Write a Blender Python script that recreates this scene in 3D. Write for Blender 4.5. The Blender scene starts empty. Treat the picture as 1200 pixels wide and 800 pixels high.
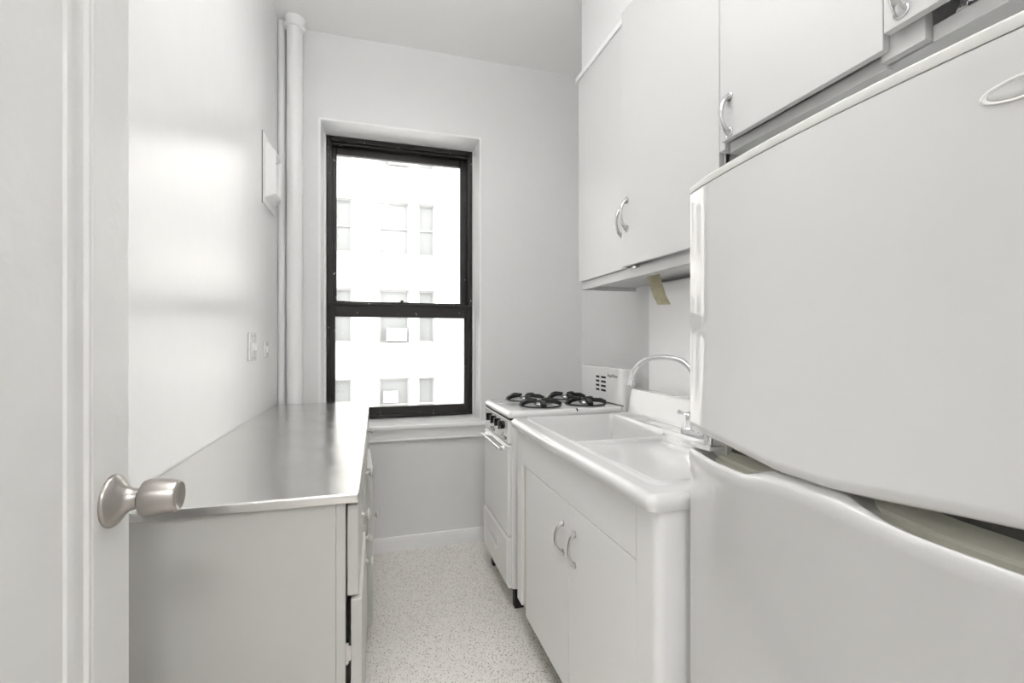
import bpy, bmesh, math, random
from mathutils import Vector, Matrix
random.seed(7)
S = bpy.context.scene
KA, KU, KH = .5, 18, 47     # powers of the added fill lamps
COL = S.collection
PI = math.pi

# ------------------------------------------------------------------ materials
MAT = {}
def mat(name, col, rough=.5, metal=0., coat=0., noise=0., nscale=8., bump=0., bscale=30., spec=.5, bdet=2., rvar=0.):
    m = bpy.data.materials.new(name); m.use_nodes = True
    nt = m.node_tree; N = nt.nodes; L = nt.links
    b = N['Principled BSDF']
    b.inputs['Roughness'].default_value = rough
    b.inputs['Metallic'].default_value = metal
    b.inputs['Specular IOR Level'].default_value = spec
    b.inputs['Coat Weight'].default_value = coat
    b.inputs['Coat Roughness'].default_value = .03
    tc = N.new('ShaderNodeTexCoord')
    nz = N.new('ShaderNodeTexNoise'); nz.inputs['Scale'].default_value = nscale; nz.inputs['Detail'].default_value = 4
    L.new(tc.outputs['Object'], nz.inputs['Vector'])
    mx = N.new('ShaderNodeMix'); mx.data_type = 'RGBA'
    k = noise
    mx.inputs[6].default_value = (*[max(0, c*(1-k)) for c in col], 1)
    mx.inputs[7].default_value = (*[min(1, c*(1+k)) for c in col], 1)
    L.new(nz.outputs['Fac'], mx.inputs[0]); L.new(mx.outputs[2], b.inputs['Base Color'])
    if rvar:
        mr = N.new('ShaderNodeMapRange'); mr.inputs['To Min'].default_value = max(0, rough-rvar); mr.inputs['To Max'].default_value = rough+rvar
        L.new(nz.outputs['Fac'], mr.inputs['Value']); L.new(mr.outputs[0], b.inputs['Roughness'])
    if bump:
        n2 = N.new('ShaderNodeTexNoise'); n2.inputs['Scale'].default_value = bscale; n2.inputs['Detail'].default_value = bdet
        L.new(tc.outputs['Object'], n2.inputs['Vector'])
        bp = N.new('ShaderNodeBump'); bp.inputs['Strength'].default_value = bump; bp.inputs['Distance'].default_value = .01
        L.new(n2.outputs['Fac'], bp.inputs['Height']); L.new(bp.outputs[0], b.inputs['Normal'])
        if coat: L.new(bp.outputs[0], b.inputs['Coat Normal'])
    MAT[name] = m
    return m

mat('wall_gloss', (.87,.87,.87), .24, noise=.01, nscale=3, bump=.10, bscale=9, spec=.5)
mat('wall_matte', (.82,.82,.82), .45, noise=.01, bump=.10, bscale=12)  # same paint as the gloss walls, darkened for the back wall's weaker light
mat('ceiling_paint', (.94,.94,.935), .6, noise=.01, bump=.06, bscale=14)
mat('trim_paint', (.92,.92,.92), .32, noise=.01, bump=.08, bscale=18)
mat('door_paint', (.78,.78,.77), .33, noise=.01, nscale=5, bump=.16, bscale=26)
mat('wall_cabinet_paint_dimmed', (.62,.62,.617), .34, noise=.01, nscale=4, bump=.05, bscale=12)  # white cabinet paint darkened to offset the strong lamp light up there
mat('sink_cabinet_paint_lifted', (.88,.88,.875), .34, noise=.01, nscale=4, bump=.05, bscale=12)  # the same white lightened to make up for dim light at the sink cabinet
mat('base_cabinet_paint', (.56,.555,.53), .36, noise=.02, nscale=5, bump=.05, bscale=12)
mat('enamel', (.86,.86,.85), .12, coat=.5, noise=.008, nscale=4)
mat('sink_enamel', (.76,.76,.755), .10, coat=.6, noise=.012, nscale=5)
mat('fridge_white', (.69,.69,.685), .07, coat=.6, noise=.01, nscale=3)
mat('aged_plastic', (.70,.69,.60), .4, noise=.06, nscale=20)
mat('lip_plastic', (.79,.79,.77), .25, noise=.02, nscale=12)
mat('rubber', (.03,.03,.03), .6)
mat('bowl_steel', (.80,.80,.80), .35, .6)
mat('chrome', (.86,.86,.87), .09, 1)
mat('satin_nickel', (.42,.395,.37), .30, 1, noise=.05, nscale=20, bump=.02, bscale=120)
mat('pull_metal', (.60,.60,.60), .2, 1, noise=.04, nscale=30)
mat('black_frame', (.014,.012,.011), .36, noise=.3, nscale=12, bump=.06, bscale=40)
mat('black_knob', (.008,.008,.008), .22, coat=.3)
mat('cast_iron', (.012,.012,.013), .42, noise=.2, bump=.15, bscale=160)
mat('dark', (.02,.018,.016), .7)
mat('dark_grey', (.10,.10,.09), .7)  # dark grey of the fridge gasket and toe grille
mat('slot_black', (.01,.01,.01), .8)
mat('lettering', (.13,.12,.12), .35)
mat('tape', (.46,.43,.29), .4, noise=.3, nscale=35)
mat('badge', (.52,.52,.51), .25, .7)
mat('fixture_metal', (.75,.75,.75), .3, .8)
mat('ac_white', (.36,.36,.36), .5)
mat('ac_grill', (.22,.22,.22), .5)
mat('far_frame', (.26,.26,.26), .5)
mat('far_glass', (.15,.155,.155), .25, noise=.06, nscale=2)
mat('far_sill', (.36,.355,.35), .7)
mat('ground_concrete', (.6,.59,.58), .8, noise=.1)

def chipped_black():
    m = MAT['black_frame']; nt = m.node_tree; N = nt.nodes; L = nt.links; b = N['Principled BSDF']
    tc = N.new('ShaderNodeTexCoord')
    nz = N.new('ShaderNodeTexNoise'); nz.inputs['Scale'].default_value = 42; nz.inputs['Detail'].default_value = 5; nz.inputs['Distortion'].default_value = .6
    L.new(tc.outputs['Object'], nz.inputs['Vector'])
    rp = N.new('ShaderNodeValToRGB'); rp.color_ramp.elements[0].position = .70; rp.color_ramp.elements[1].position = .72
    L.new(nz.outputs['Fac'], rp.inputs[0])
    mx = N.new('ShaderNodeMix'); mx.data_type = 'RGBA'
    old = b.inputs['Base Color'].links[0].from_socket
    L.new(rp.outputs[0], mx.inputs[0]); L.new(old, mx.inputs[6]); mx.inputs[7].default_value = (.6,.6,.6,1)
    L.new(mx.outputs[2], b.inputs['Base Color'])
chipped_black()

def floor_mat():
    m = bpy.data.materials.new('speckled_floor'); m.use_nodes = True
    nt = m.node_tree; N = nt.nodes; L = nt.links; b = N['Principled BSDF']
    b.inputs['Roughness'].default_value = .42
    tc = N.new('ShaderNodeTexCoord')
    def ramp(src, p0, p1, inv=False):
        r = N.new('ShaderNodeValToRGB'); r.color_ramp.elements[0].position = p0; r.color_ramp.elements[1].position = p1
        if inv:
            r.color_ramp.elements[0].color = (1,1,1,1); r.color_ramp.elements[1].color = (0,0,0,1)
        L.new(src, r.inputs[0]); return r.outputs[0]
    def noise(sc, det=2):
        n = N.new('ShaderNodeTexNoise'); n.inputs['Scale'].default_value = sc; n.inputs['Detail'].default_value = det
        L.new(tc.outputs['Object'], n.inputs['Vector']); return n.outputs['Fac']
    def vor(sc):
        n = N.new('ShaderNodeTexVoronoi'); n.inputs['Scale'].default_value = sc
        L.new(tc.outputs['Object'], n.inputs['Vector']); return n
    def mix(f, a, c):
        x = N.new('ShaderNodeMix'); x.data_type = 'RGBA'
        L.new(f, x.inputs[0])
        if isinstance(a, tuple): x.inputs[6].default_value = a
        else: L.new(a, x.inputs[6])
        x.inputs[7].default_value = c
        return x.outputs[2]
    c = mix(ramp(noise(4, 4), .35, .7), (.89,.84,.78,1), (.86,.83,.785,1))
    v = vor(260); sep = N.new('ShaderNodeSeparateColor'); L.new(v.outputs['Color'], sep.inputs[0])
    c = mix(ramp(sep.outputs[0], .62, .64), c, (.92,.90,.88,1))
    v = vor(330); sep = N.new('ShaderNodeSeparateColor'); L.new(v.outputs['Color'], sep.inputs[0])
    c = mix(ramp(sep.outputs[1], .80, .82), c, (.66,.62,.575,1))
    v = vor(300); sep = N.new('ShaderNodeSeparateColor'); L.new(v.outputs['Color'], sep.inputs[0])
    c = mix(ramp(sep.outputs[2], .955, .96), c, (.25,.23,.22,1))
    L.new(c, b.inputs['Base Color'])
    MAT['floor'] = m
floor_mat()

def steel_mat():
    m = bpy.data.materials.new('brushed_steel'); m.use_nodes = True
    nt = m.node_tree; N = nt.nodes; L = nt.links; b = N['Principled BSDF']
    b.inputs['Metallic'].default_value = 1; b.inputs['Base Color'].default_value = (.68,.675,.66,1)
    tc = N.new('ShaderNodeTexCoord'); mp = N.new('ShaderNodeMapping'); mp.inputs['Scale'].default_value = (140, 5, 40)
    L.new(tc.outputs['Object'], mp.inputs[0])
    nz = N.new('ShaderNodeTexNoise'); nz.inputs['Scale'].default_value = 2; nz.inputs['Detail'].default_value = 5
    L.new(mp.outputs[0], nz.inputs['Vector'])
    n2 = N.new('ShaderNodeTexNoise'); n2.inputs['Scale'].default_value = 7; n2.inputs['Detail'].default_value = 6
    L.new(tc.outputs['Object'], n2.inputs['Vector'])
    mr = N.new('ShaderNodeMapRange'); mr.inputs['From Min'].default_value = .3; mr.inputs['From Max'].default_value = .7
    mr.inputs['To Min'].default_value = .17; mr.inputs['To Max'].default_value = .27
    L.new(n2.outputs['Fac'], mr.inputs['Value']); L.new(mr.outputs[0], b.inputs['Roughness'])
    bp = N.new('ShaderNodeBump'); bp.inputs['Strength'].default_value = .02; bp.inputs['Distance'].default_value = .002
    L.new(nz.outputs['Fac'], bp.inputs['Height']); L.new(bp.outputs[0], b.inputs['Normal'])
    MAT['steel'] = m
steel_mat()

def brick_mat():
    m = bpy.data.materials.new('pale_brick'); m.use_nodes = True
    nt = m.node_tree; N = nt.nodes; L = nt.links; b = N['Principled BSDF']
    b.inputs['Roughness'].default_value = .9
    tc = N.new('ShaderNodeTexCoord'); sp = N.new('ShaderNodeSeparateXYZ'); cb = N.new('ShaderNodeCombineXYZ')
    L.new(tc.outputs['Object'], sp.inputs[0]); L.new(sp.outputs['X'], cb.inputs['X']); L.new(sp.outputs['Z'], cb.inputs['Y'])
    br = N.new('ShaderNodeTexBrick')
    br.inputs['Color1'].default_value = (.46,.45,.435,1); br.inputs['Color2'].default_value = (.43,.42,.405,1)
    br.inputs['Mortar'].default_value = (.37,.365,.355,1); br.inputs['Scale'].default_value = 1
    br.inputs['Brick Width'].default_value = .24; br.inputs['Row Height'].default_value = .08; br.inputs['Mortar Size'].default_value = .008
    L.new(cb.outputs[0], br.inputs['Vector']); L.new(br.outputs['Color'], b.inputs['Base Color'])
    MAT['brick'] = m
brick_mat()

def glass_mat():
    m = bpy.data.materials.new('window_glass'); m.use_nodes = True
    nt = m.node_tree; N = nt.nodes; L = nt.links
    for n in list(N):
        if n.type == 'BSDF_PRINCIPLED': N.remove(n)
    out = [n for n in N if n.type == 'OUTPUT_MATERIAL'][0]
    tr = N.new('ShaderNodeBsdfTransparent'); tr.inputs[0].default_value = (.96,.965,.96,1)
    gl = N.new('ShaderNodeBsdfGlossy'); gl.inputs['Roughness'].default_value = .02
    fr = N.new('ShaderNodeFresnel'); fr.inputs[0].default_value = 1.45
    mx = N.new('ShaderNodeMixShader')
    L.new(fr.outputs[0], mx.inputs[0]); L.new(tr.outputs[0], mx.inputs[1]); L.new(gl.outputs[0], mx.inputs[2])
    L.new(mx.outputs[0], out.inputs[0])
    MAT['glass'] = m
glass_mat()

def lamp_mat():
    m = bpy.data.materials.new('fill_lamp_opal'); m.use_nodes = True
    b = m.node_tree.nodes['Principled BSDF']
    b.inputs['Emission Color'].default_value = (1,.97,.93,1); b.inputs['Emission Strength'].default_value = LAMP  # glowing lens and shade of the added fill lamps
    MAT['opal'] = m

# ------------------------------------------------------------------ helpers
ORG = {}
def link(o): COL.objects.link(o)
def tag(o, label=None, cat=None, group=None, kind=None):
    if label: o['label'] = label
    if cat: o['category'] = cat
    if group: o['group'] = group
    if kind: o['kind'] = kind
    return o
def thing(name, label, cat, loc, group=None, kind=None):
    o = bpy.data.objects.new(name, None); link(o); o.location = loc
    o.empty_display_size = .1
    ORG[o.name] = Vector(loc)
    return tag(o, label, cat, group, kind)
def obj(name, bm, m, parent=None, origin=None, rotz=0, bevel=0, seg=2, smooth=True, ang=35):
    """links one mesh; geometry is given in world coordinates"""
    bmesh.ops.recalc_face_normals(bm, faces=bm.faces)
    base = ORG[parent.name] if parent else Vector((0,0,0))
    if origin is None: org = base.copy() if parent else Vector((0,0,0))
    else: org = Vector(origin)
    bmesh.ops.translate(bm, verts=bm.verts, vec=-org)
    me = bpy.data.meshes.new(name); 
    for f in bm.faces: f.smooth = smooth
    bm.to_mesh(me); bm.free()
    me.materials.append(MAT[m])
    o = bpy.data.objects.new(name, me); link(o)
    if parent: o.parent = parent
    o.location = org - base
    o.rotation_euler.z = rotz
    ORG[o.name] = org
    if bevel:
        b = o.modifiers.new('bevel', 'BEVEL'); b.width = bevel; b.segments = seg; b.limit_method = 'ANGLE'; b.angle_limit = math.radians(ang)
        b.harden_normals = False
        w = o.modifiers.new('wn', 'WEIGHTED_NORMAL'); w.keep_sharp = True
    elif smooth:
        me.set_sharp_from_angle(angle=math.radians(40))
    return o
def box(bm, x0, x1, y0, y1, z0, z1, skip=()):
    v = [bm.verts.new((x, y, z)) for x in (x0, x1) for y in (y0, y1) for z in (z0, z1)]
    F = {'-x':(0,1,3,2), '+x':(4,6,7,5), '-y':(0,4,5,1), '+y':(2,3,7,6), '-z':(0,2,6,4), '+z':(1,5,7,3)}
    for k, q in F.items():
        if k not in skip: bm.faces.new([v[i] for i in q])
    return v
def B(*a, **k):
    bm = bmesh.new(); box(bm, *a, **k); return bm
def frame_of(axis):
    a = Vector(axis).normalized()
    t = Vector((0,0,1)) if abs(a.z) < .9 else Vector((1,0,0))
    u = a.cross(t).normalized(); w = a.cross(u).normalized()
    return a, u, w
def lathe(bm, base, axis, prof, n=32, sx=1., cap=True):
    """prof: list of (distance along axis, radius)"""
    a, u, w = frame_of(axis); base = Vector(base); rings = []
    for d, r in prof:
        if r < 1e-6: rings.append([bm.verts.new(base + a*d)])
        else: rings.append([bm.verts.new(base + a*d + u*(r*math.cos(2*PI*i/n)) + w*(r*sx*math.sin(2*PI*i/n))) for i in range(n)])
    for A, C in zip(rings, rings[1:]):
        for i in range(n):
            j = (i+1) % n
            if len(A) == 1 and len(C) == 1: continue
            if len(A) == 1: bm.faces.new((A[0], C[i], C[j]))
            elif len(C) == 1: bm.faces.new((A[i], C[0], A[j]))
            else: bm.faces.new((A[i], C[i], C[j], A[j]))
    if cap:
        if len(rings[0]) > 1: bm.faces.new(rings[0])
        if len(rings[-1]) > 1: bm.faces.new(rings[-1][::-1])
    return bm
def tube(bm, pts, rad, n=14, flat=1., up=None, closed=False):
    """sweep; rad a number or list; flat squashes along the second axis"""
    P = [Vector(p) for p in pts]; R = rad if isinstance(rad, (list, tuple)) else [rad]*len(P)
    rings = []; pu = Vector(up) if up else None
    for i, p in enumerate(P):
        t = (P[min(i+1, len(P)-1)] - P[max(i-1, 0)]).normalized()
        if pu is None:
            pu = Vector((0,0,1)) if abs(t.z) < .9 else Vector((1,0,0))
        u = (pu - t*pu.dot(t)).normalized(); w = t.cross(u).normalized()
        if up is None: pu = u
        rings.append([bm.verts.new(p + u*(R[i]*math.cos(2*PI*k/n)) + w*(R[i]*flat*math.sin(2*PI*k/n))) for k in range(n)])
    for A, C in zip(rings, rings[1:]):
        for i in range(n):
            j = (i+1) % n; bm.faces.new((A[i], C[i], C[j], A[j]))
    bm.faces.new(rings[0][::-1]); bm.faces.new(rings[-1])
    return bm
def bez(p0, p1, p2, p3, n=12):
    p0, p1, p2, p3 = map(Vector, (p0, p1, p2, p3))
    return [p0*(1-t)**3 + p1*3*t*(1-t)**2 + p2*3*t*t*(1-t) + p3*t**3 for t in [i/n for i in range(n+1)]]
def ring_frame(bm, x0, x1, z0, z1, w, y0, y1):
    """rectangular ring in the xz plane, w = (left, right, bottom, top) widths"""
    l, r, b, t = w
    box(bm, x0, x0+l, y0, y1, z0, z1); box(bm, x1-r, x1, y0, y1, z0, z1)
    box(bm, x0+l, x1-r, y0, y1, z0, z0+b); box(bm, x0+l, x1-r, y0, y1, z1-t, z1)
    return bm
def profile_y(bm, pts, y0, y1):
    """extrude a closed xz polygon along y"""
    a = [bm.verts.new((x, y0, z)) for x, z in pts]; c = [bm.verts.new((x, y1, z)) for x, z in pts]
    n = len(pts)
    for i in range(n):
        j = (i+1) % n; bm.faces.new((a[i], c[i], c[j], a[j]))
    bm.faces.new(a); bm.faces.new(c[::-1])
    return bm
def loft(bm, loops, cap=True):
    R = [[bm.verts.new(p) for p in l] for l in loops]; n = len(R[0])
    for A, C in zip(R, R[1:]):
        for i in range(n):
            j = (i+1) % n; bm.faces.new((A[i], C[i], C[j], A[j]))
    if cap: bm.faces.new(R[0][::-1]); bm.faces.new(R[-1])
    return bm
def struct(name, bm, m, **k):
    o = obj(name, bm, m, **k); o['kind'] = 'structure'; return o

# ------------------------------------------------------------------ the place (metres; camera at x=0, y=0, z=1.25)
XL, XR, YB, ZC = -.522, 1.325, 2.845, 3.022
YF = -.02
H = 1.25
# window opening
WX0, WX1, WZ0, WZ1 = -.318, .634, .755, 2.532
WY = 3.05
WT = .26     # thickness of the outer wall
struct('floor', B(-1.6, 2.6, -2.6, YB+.01, -.05, 0), 'floor')
struct('ceiling', B(-1.6, 2.6, -2.6, YB+.01, ZC, ZC+.1), 'ceiling_paint')
struct('wall_left', B(XL-.12, XL, YF-.12, YB+WT, 0, ZC), 'wall_gloss')
struct('wall_right', B(XR, XR+.12, YF-.12, YB+WT, 0, ZC), 'wall_gloss')
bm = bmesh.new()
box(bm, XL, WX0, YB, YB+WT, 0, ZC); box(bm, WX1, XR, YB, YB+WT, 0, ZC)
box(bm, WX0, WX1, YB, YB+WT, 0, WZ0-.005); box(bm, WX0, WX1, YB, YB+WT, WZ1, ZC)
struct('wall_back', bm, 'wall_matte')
# wall with the doorway the photograph is taken through
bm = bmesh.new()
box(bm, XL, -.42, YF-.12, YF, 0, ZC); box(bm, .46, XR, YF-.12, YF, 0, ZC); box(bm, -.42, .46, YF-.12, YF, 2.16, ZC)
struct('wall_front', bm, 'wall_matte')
# room beyond the doorway
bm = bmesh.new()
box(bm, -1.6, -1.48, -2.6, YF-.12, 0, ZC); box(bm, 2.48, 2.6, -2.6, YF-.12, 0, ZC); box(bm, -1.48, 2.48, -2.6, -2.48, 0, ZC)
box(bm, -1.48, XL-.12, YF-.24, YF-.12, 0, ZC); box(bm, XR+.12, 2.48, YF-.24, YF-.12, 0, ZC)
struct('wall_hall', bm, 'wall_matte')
# baseboards
def baseboard(name, y0, y1, x0, x1):
    bm = bmesh.new()
    v = [(y0, 0), (y1, 0), (y1, .075), (y1+.004, .085), (y0, .085)]
    a = [bm.verts.new((x0, y, z)) for y, z in v]; c = [bm.verts.new((x1, y, z)) for y, z in v]
    for i in range(5): bm.faces.new((a[i], a[(i+1)%5], c[(i+1)%5], c[i]))
    bm.faces.new(a); bm.faces.new(c[::-1])
    struct(name, bm, 'trim_paint')
baseboard('baseboard_back', YB, YB-.014, XL, XR)
# shallow wall panel behind the sink
struct('trim_1', B(1.252, XR, .0, 1.935, 0, 1.515), 'trim_paint')
# soffit over the wall cabinets, with its small moulding
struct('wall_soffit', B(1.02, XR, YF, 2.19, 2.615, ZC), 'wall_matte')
bm = bmesh.new(); box(bm, .992, XR, 1.712, 2.212, 2.59, 2.615)
struct('trim_2', bm, 'trim_paint', bevel=.004)

# ---- window
win = thing('window_1', None, None, ((WX0+WX1)/2, WY, WZ0), kind='structure')
bm = bmesh.new()     # white reveal lining
ring_frame(bm, WX0, WX1, WZ0, WZ1, (.012,.012,.001,.012), YB-.004, YB+WT)
obj('reveal_lining', bm, 'trim_paint', win, bevel=.003)
bm = bmesh.new(); ring_frame(bm, WX0+.012, WX1-.012, WZ0, WZ1-.010, (.012,.006,.001,.004), WY-.035, WY+.05)
obj('stop_moulding', bm, 'trim_paint', win, bevel=.003)
bm = bmesh.new()
box(bm, WX0-.03, WX1+.03, YB-.045, YB, .728, .752); box(bm, WX0, WX1, YB-.002, WY+.05, .728, .758)
obj('sill', bm, 'trim_paint', win, bevel=.006)
bm = bmesh.new()
box(bm, WX0-.03, WX1+.03, YB-.016, YB, .655, .728); box(bm, WX0-.03, WX1+.03, YB-.022, YB, .655, .668)
obj('apron', bm, 'trim_paint', win, bevel=.004)
FX0, FX1, FZ0, FZ1 = -.294, .620, .764, 2.521
bm = bmesh.new(); ring_frame(bm, FX0, FX1, FZ0, FZ1, (.022,.028,.02,.035), WY-.01, WY+.10)
ring_frame(bm, FX0+.010, FX1-.010, FZ0, FZ1-.018, (.020,.022,.02,.03), WY+.005, WY+.10)
obj('outer_frame', bm, 'black_frame', win, bevel=.003)
ZM = 1.495
bm = bmesh.new(); ring_frame(bm, FX0+.020, FX1-.024, 1.43, FZ1-.03, (.034,.05,.075,.062), WY+.05, WY+.085)
us = obj('upper_sash', bm, 'black_frame', win, bevel=.004)
obj('pane', B(FX0+.05, FX1-.07, WY+.066, WY+.070, 1.50, FZ1-.09), 'glass', us)
bm = bmesh.new(); ring_frame(bm, FX0+.005, FX1-.008, FZ0+.015, ZM-.008, (.045,.047,.055,.083), WY, WY+.038)
box(bm, FX0+.005, FX1-.008, WY-.012, WY, ZM-.02, ZM-.004)
ls = obj('lower_sash', bm, 'black_frame', win, bevel=.003)
obj('pane', B(FX0+.045, FX1-.05, WY+.016, WY+.020, FZ0+.065, ZM-.085), 'glass', ls)
bm = bmesh.new(); box(bm, .128, .20, WY-.008, WY+.03, ZM-.006, ZM+.006); lathe(bm, (.16, WY+.01, ZM+.004), (0,0,1), [(0,.012),(.014,.010),(.018,0)], 12)
obj('sash_lock', bm, 'black_frame', win)
bm = bmesh.new()
for x in (-.26, .50): box(bm, x, x+.075, WY-.005, WY+.03, ZM-.006, ZM+.007)
obj('sash_catch', bm, 'black_frame', win)

# ---- riser pipes in the corner
def pipe(name, x, y, r, label, flange):
    bm = bmesh.new(); lathe(bm, (x, y, 0), (0,0,1), [(0, r), (ZC, r)], 32)
    o = obj(name, bm, 'trim_paint')
    t = tag(o, label, 'pipe')
    if flange:
        bm = bmesh.new(); lathe(bm, (x, y, ZC-.055), (0,0,1), [(0, r+.001), (.002, r+.012), (.012, r+.016), (.016, r+.004), (.03, r+.004), (.045, r+.012), (.0549, r+.013)], 32)
        obj('ceiling_collar', bm, 'trim_paint', o)
pipe('heating_riser_pipe', -.43, 2.775, .041, 'thick white painted riser pipe standing in the corner left of the window, floor to ceiling', True)
pipe('slim_riser_pipe', -.503, 2.815, .018, 'slim white painted pipe squeezed between the thick riser and the left wall', False)

# ---- electrical access panel on the left wall
t = thing('wall_access_panel', 'white chamfered metal access panel box mounted high on the glossy left wall', 'panel', (XL, 2.57, 1.91))
bm = B(XL, XL+.006, 2.445, 2.70, 1.915, 2.255); obj('backplate', bm, 'trim_paint', t, bevel=.001)
obj('shadow_strip', B(XL, XL+.002, 2.441, 2.445, 1.910, 2.257), 'slot_black', t, smooth=False)  # black strip laid on the wall as the panel's shadow line
def fr(bm, x0, y0, y1, z0, z1, x1, i):
    loft(bm, [[(x0,y0,z0),(x0,y1,z0),(x0,y1,z1),(x0,y0,z1)], [(x1,y0+i,z0+i),(x1,y1-i,z0+i),(x1,y1-i,z1-i),(x1,y0+i,z1-i)]])
bm = bmesh.new(); x0, x1 = XL+.006, XL+.048
Y0, Y1, Z0, Z1, i = 2.475, 2.685, 1.945, 2.225, .035
o4 = lambda x, k: [(x, Y0+k, Z0+k), (x, Y1-k, Z0+k), (x, Y1-k, Z1-k), (x, Y0+k, Z1-k)]
R = [[bm.verts.new(p) for p in l] for l in (o4(x0, 0), o4(x1, i), o4(x1, i+.012), o4(x1-.012, i+.016))]
for A, C in zip(R, R[1:]):
    for k in range(4): bm.faces.new((A[k], C[k], C[(k+1)%4], A[(k+1)%4]))
bm.faces.new(R[0]); bm.faces.new(R[-1])
obj('cover', bm, 'trim_paint', t, bevel=.002)
bm = bmesh.new(); lathe(bm, (x1-.013, Y0+.07, 2.14), (1,0,0), [(0,.006),(.010,.006),(.011,0)], 12)
obj('latch', bm, 'black_knob', t)

# ---- switch plates
def plate(name, label, cat, y0, y1, z0, z1, toggles, th=.007):
    t = thing(name, label, cat, (XL, (y0+y1)/2, (z0+z1)/2))
    obj('cover_plate', B(XL, XL+th, y0, y1, z0, z1), 'enamel', t, bevel=.003)
    for yy in toggles:
        obj('toggle' if cat == 'switch' else 'jack', B(XL+th-.001, XL+th+.007, yy-.006, yy+.006, (z0+z1)/2-.016, (z0+z1)/2+.016), 'trim_paint', t, bevel=.002)
    for yy in toggles:
        for zz in (z0+.014, z1-.014):
            bm = bmesh.new(); lathe(bm, (XL+th-.0005, yy, zz), (1,0,0), [(0,.004),(.0015,.003),(.002,0)], 10)
            obj('screw', bm, 'pull_metal', t)
plate('light_switch', 'white double light switch plate on the left wall, the nearer and taller plate', 'switch', 2.19, 2.31, 1.166, 1.288, (2.227, 2.273))
plate('wall_jack', 'small white jack plate on the left wall beside the window corner, farther and shorter', 'jack', 2.462, 2.56, 1.172, 1.252, (2.51,), .006)

# ---- open panelled door with its knob
XD = -.36
d = thing('door_1', None, None, (XD, 0, 0), kind='structure')
bm = bmesh.new()
ye, ys, ym = .838, .742, .704
xs = XD; xb = XD-.035
box(bm, xb, xs, ys, ye, .01, 2.09)                      # lock stile
box(bm, xb, xs, -.0, .10, .01, 2.09)                     # hinge stile
box(bm, xb, xs, .10, ys, .01, .20); box(bm, xb, xs, .10, ys, 1.98, 2.09)
obj('stiles_and_rails', bm, 'door_paint', d, bevel=.003)
obj('panel', B(xb+.008, xs-.012, .10, ys, .19, 1.99), 'door_paint', d, bevel=.002)
bm = bmesh.new()
prof = [(xs-.012, 0), (xs-.001, 0), (xs-.001, .006), (xs-.005, .010), (xs-.004, .020), (xs-.008, .028), (xs-.0085, .036), (xs-.012, .038)]
def mould(seq):   # mitred moulding round the panel, seq of corner positions (y, z) with inward dirs
    loops = []
    for (y, z, dy, dz) in seq:
        loops.append([(x, y+dy*k, z+dz*k) for x, k in prof])
    R = [[bm.verts.new(p) for p in l] for l in loops]; n = len(prof)
    for a in range(4):
        A, C = R[a], R[(a+1)%4]
        for k in range(n-1): bm.faces.new((A[k], C[k], C[k+1], A[k+1]))
mould([(ys, .20, -1, 1), (ys, 1.98, -1, -1), (.10, 1.98, 1, -1), (.10, .20, 1, 1)])
obj('panel_moulding', bm, 'door_paint', d)
ky, kz = .789, 1.024
bm = bmesh.new()
lathe(bm, (XD, ky, kz), (1,0,0), [(0,.0365),(.003,.0368),(.006,.035),(.010,.029),(.016,.021),(.022,.0165),(.030,.0145),(.038,.0145)], 48)
kn = obj('knob_rosette', bm, 'satin_nickel', d)
bm = bmesh.new()
lathe(bm, (XD+.036, ky, kz), (1,0,0), [(0,.010),(.001,.0215),(.003,.0245),(.010,.0262),(.020,.0262),(.034,.0245),(.044,.0222),(.0465,.0212),(.0475,.0195),(.0462,.017),(.0435,.010),(.0425,0)], 48)
obj('knob', bm, 'satin_nickel', kn)
bm = bmesh.new(); lathe(bm, (XD+.0335, ky, kz), (1,0,0), [(0,.0155),(.003,.0155)], 32); obj('knob_collar', bm, 'dark', kn)

# ---- steel worktop and base cabinets on the left
CZ = .915
t = thing('steel_worktop', 'brushed stainless steel worktop along the left wall with a turned down front edge', 'worktop', (-.28, 1.9, CZ))
bm = bmesh.new(); box(bm, XL+.001, -.036, 1.078, 2.725, CZ-.024, CZ)
wt = obj('top', bm, 'steel', t, bevel=.006, seg=3)
def prism(bm, base, top):
    loft(bm, [base, top])
def bow_pull(parent, p, out, h=.075, r=.0045, d=.026, mname='pull_metal', along=(0,0,1)):
    """arched chrome pull: feet at p +- h/2 along, standing out by d"""
    p = Vector(p); out = Vector(out).normalized(); al = Vector(along)
    a = p - al*h/2; b = p + al*h/2
    mid = bez(a, a + out*d*1.25 + al*h*.08, b + out*d*1.25 - al*h*.08, b, 18)
    rr = [r*1.9 - r*.9*math.sin(PI*k/18)**.6 for k in range(19)]
    bm = bmesh.new(); tube(bm, mid, rr, 12, .8, up=tuple(out.cross(al)))
    for q in (a, b): lathe(bm, q, out, [(0, r*2.1), (.002, r*2.1), (.004, r*1.2)], 14)
    return obj('handle', bm, mname, parent)
def small_knob(parent, p, r=.014):
    bm = bmesh.new(); lathe(bm, p, (1,0,0), [(0,.007),(.008,.005),(.013,.008),(.017,r),(.021,r),(.024,r*.6),(.025,0)], 18)
    return obj('knob', bm, 'base_cabinet_paint', parent)
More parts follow.
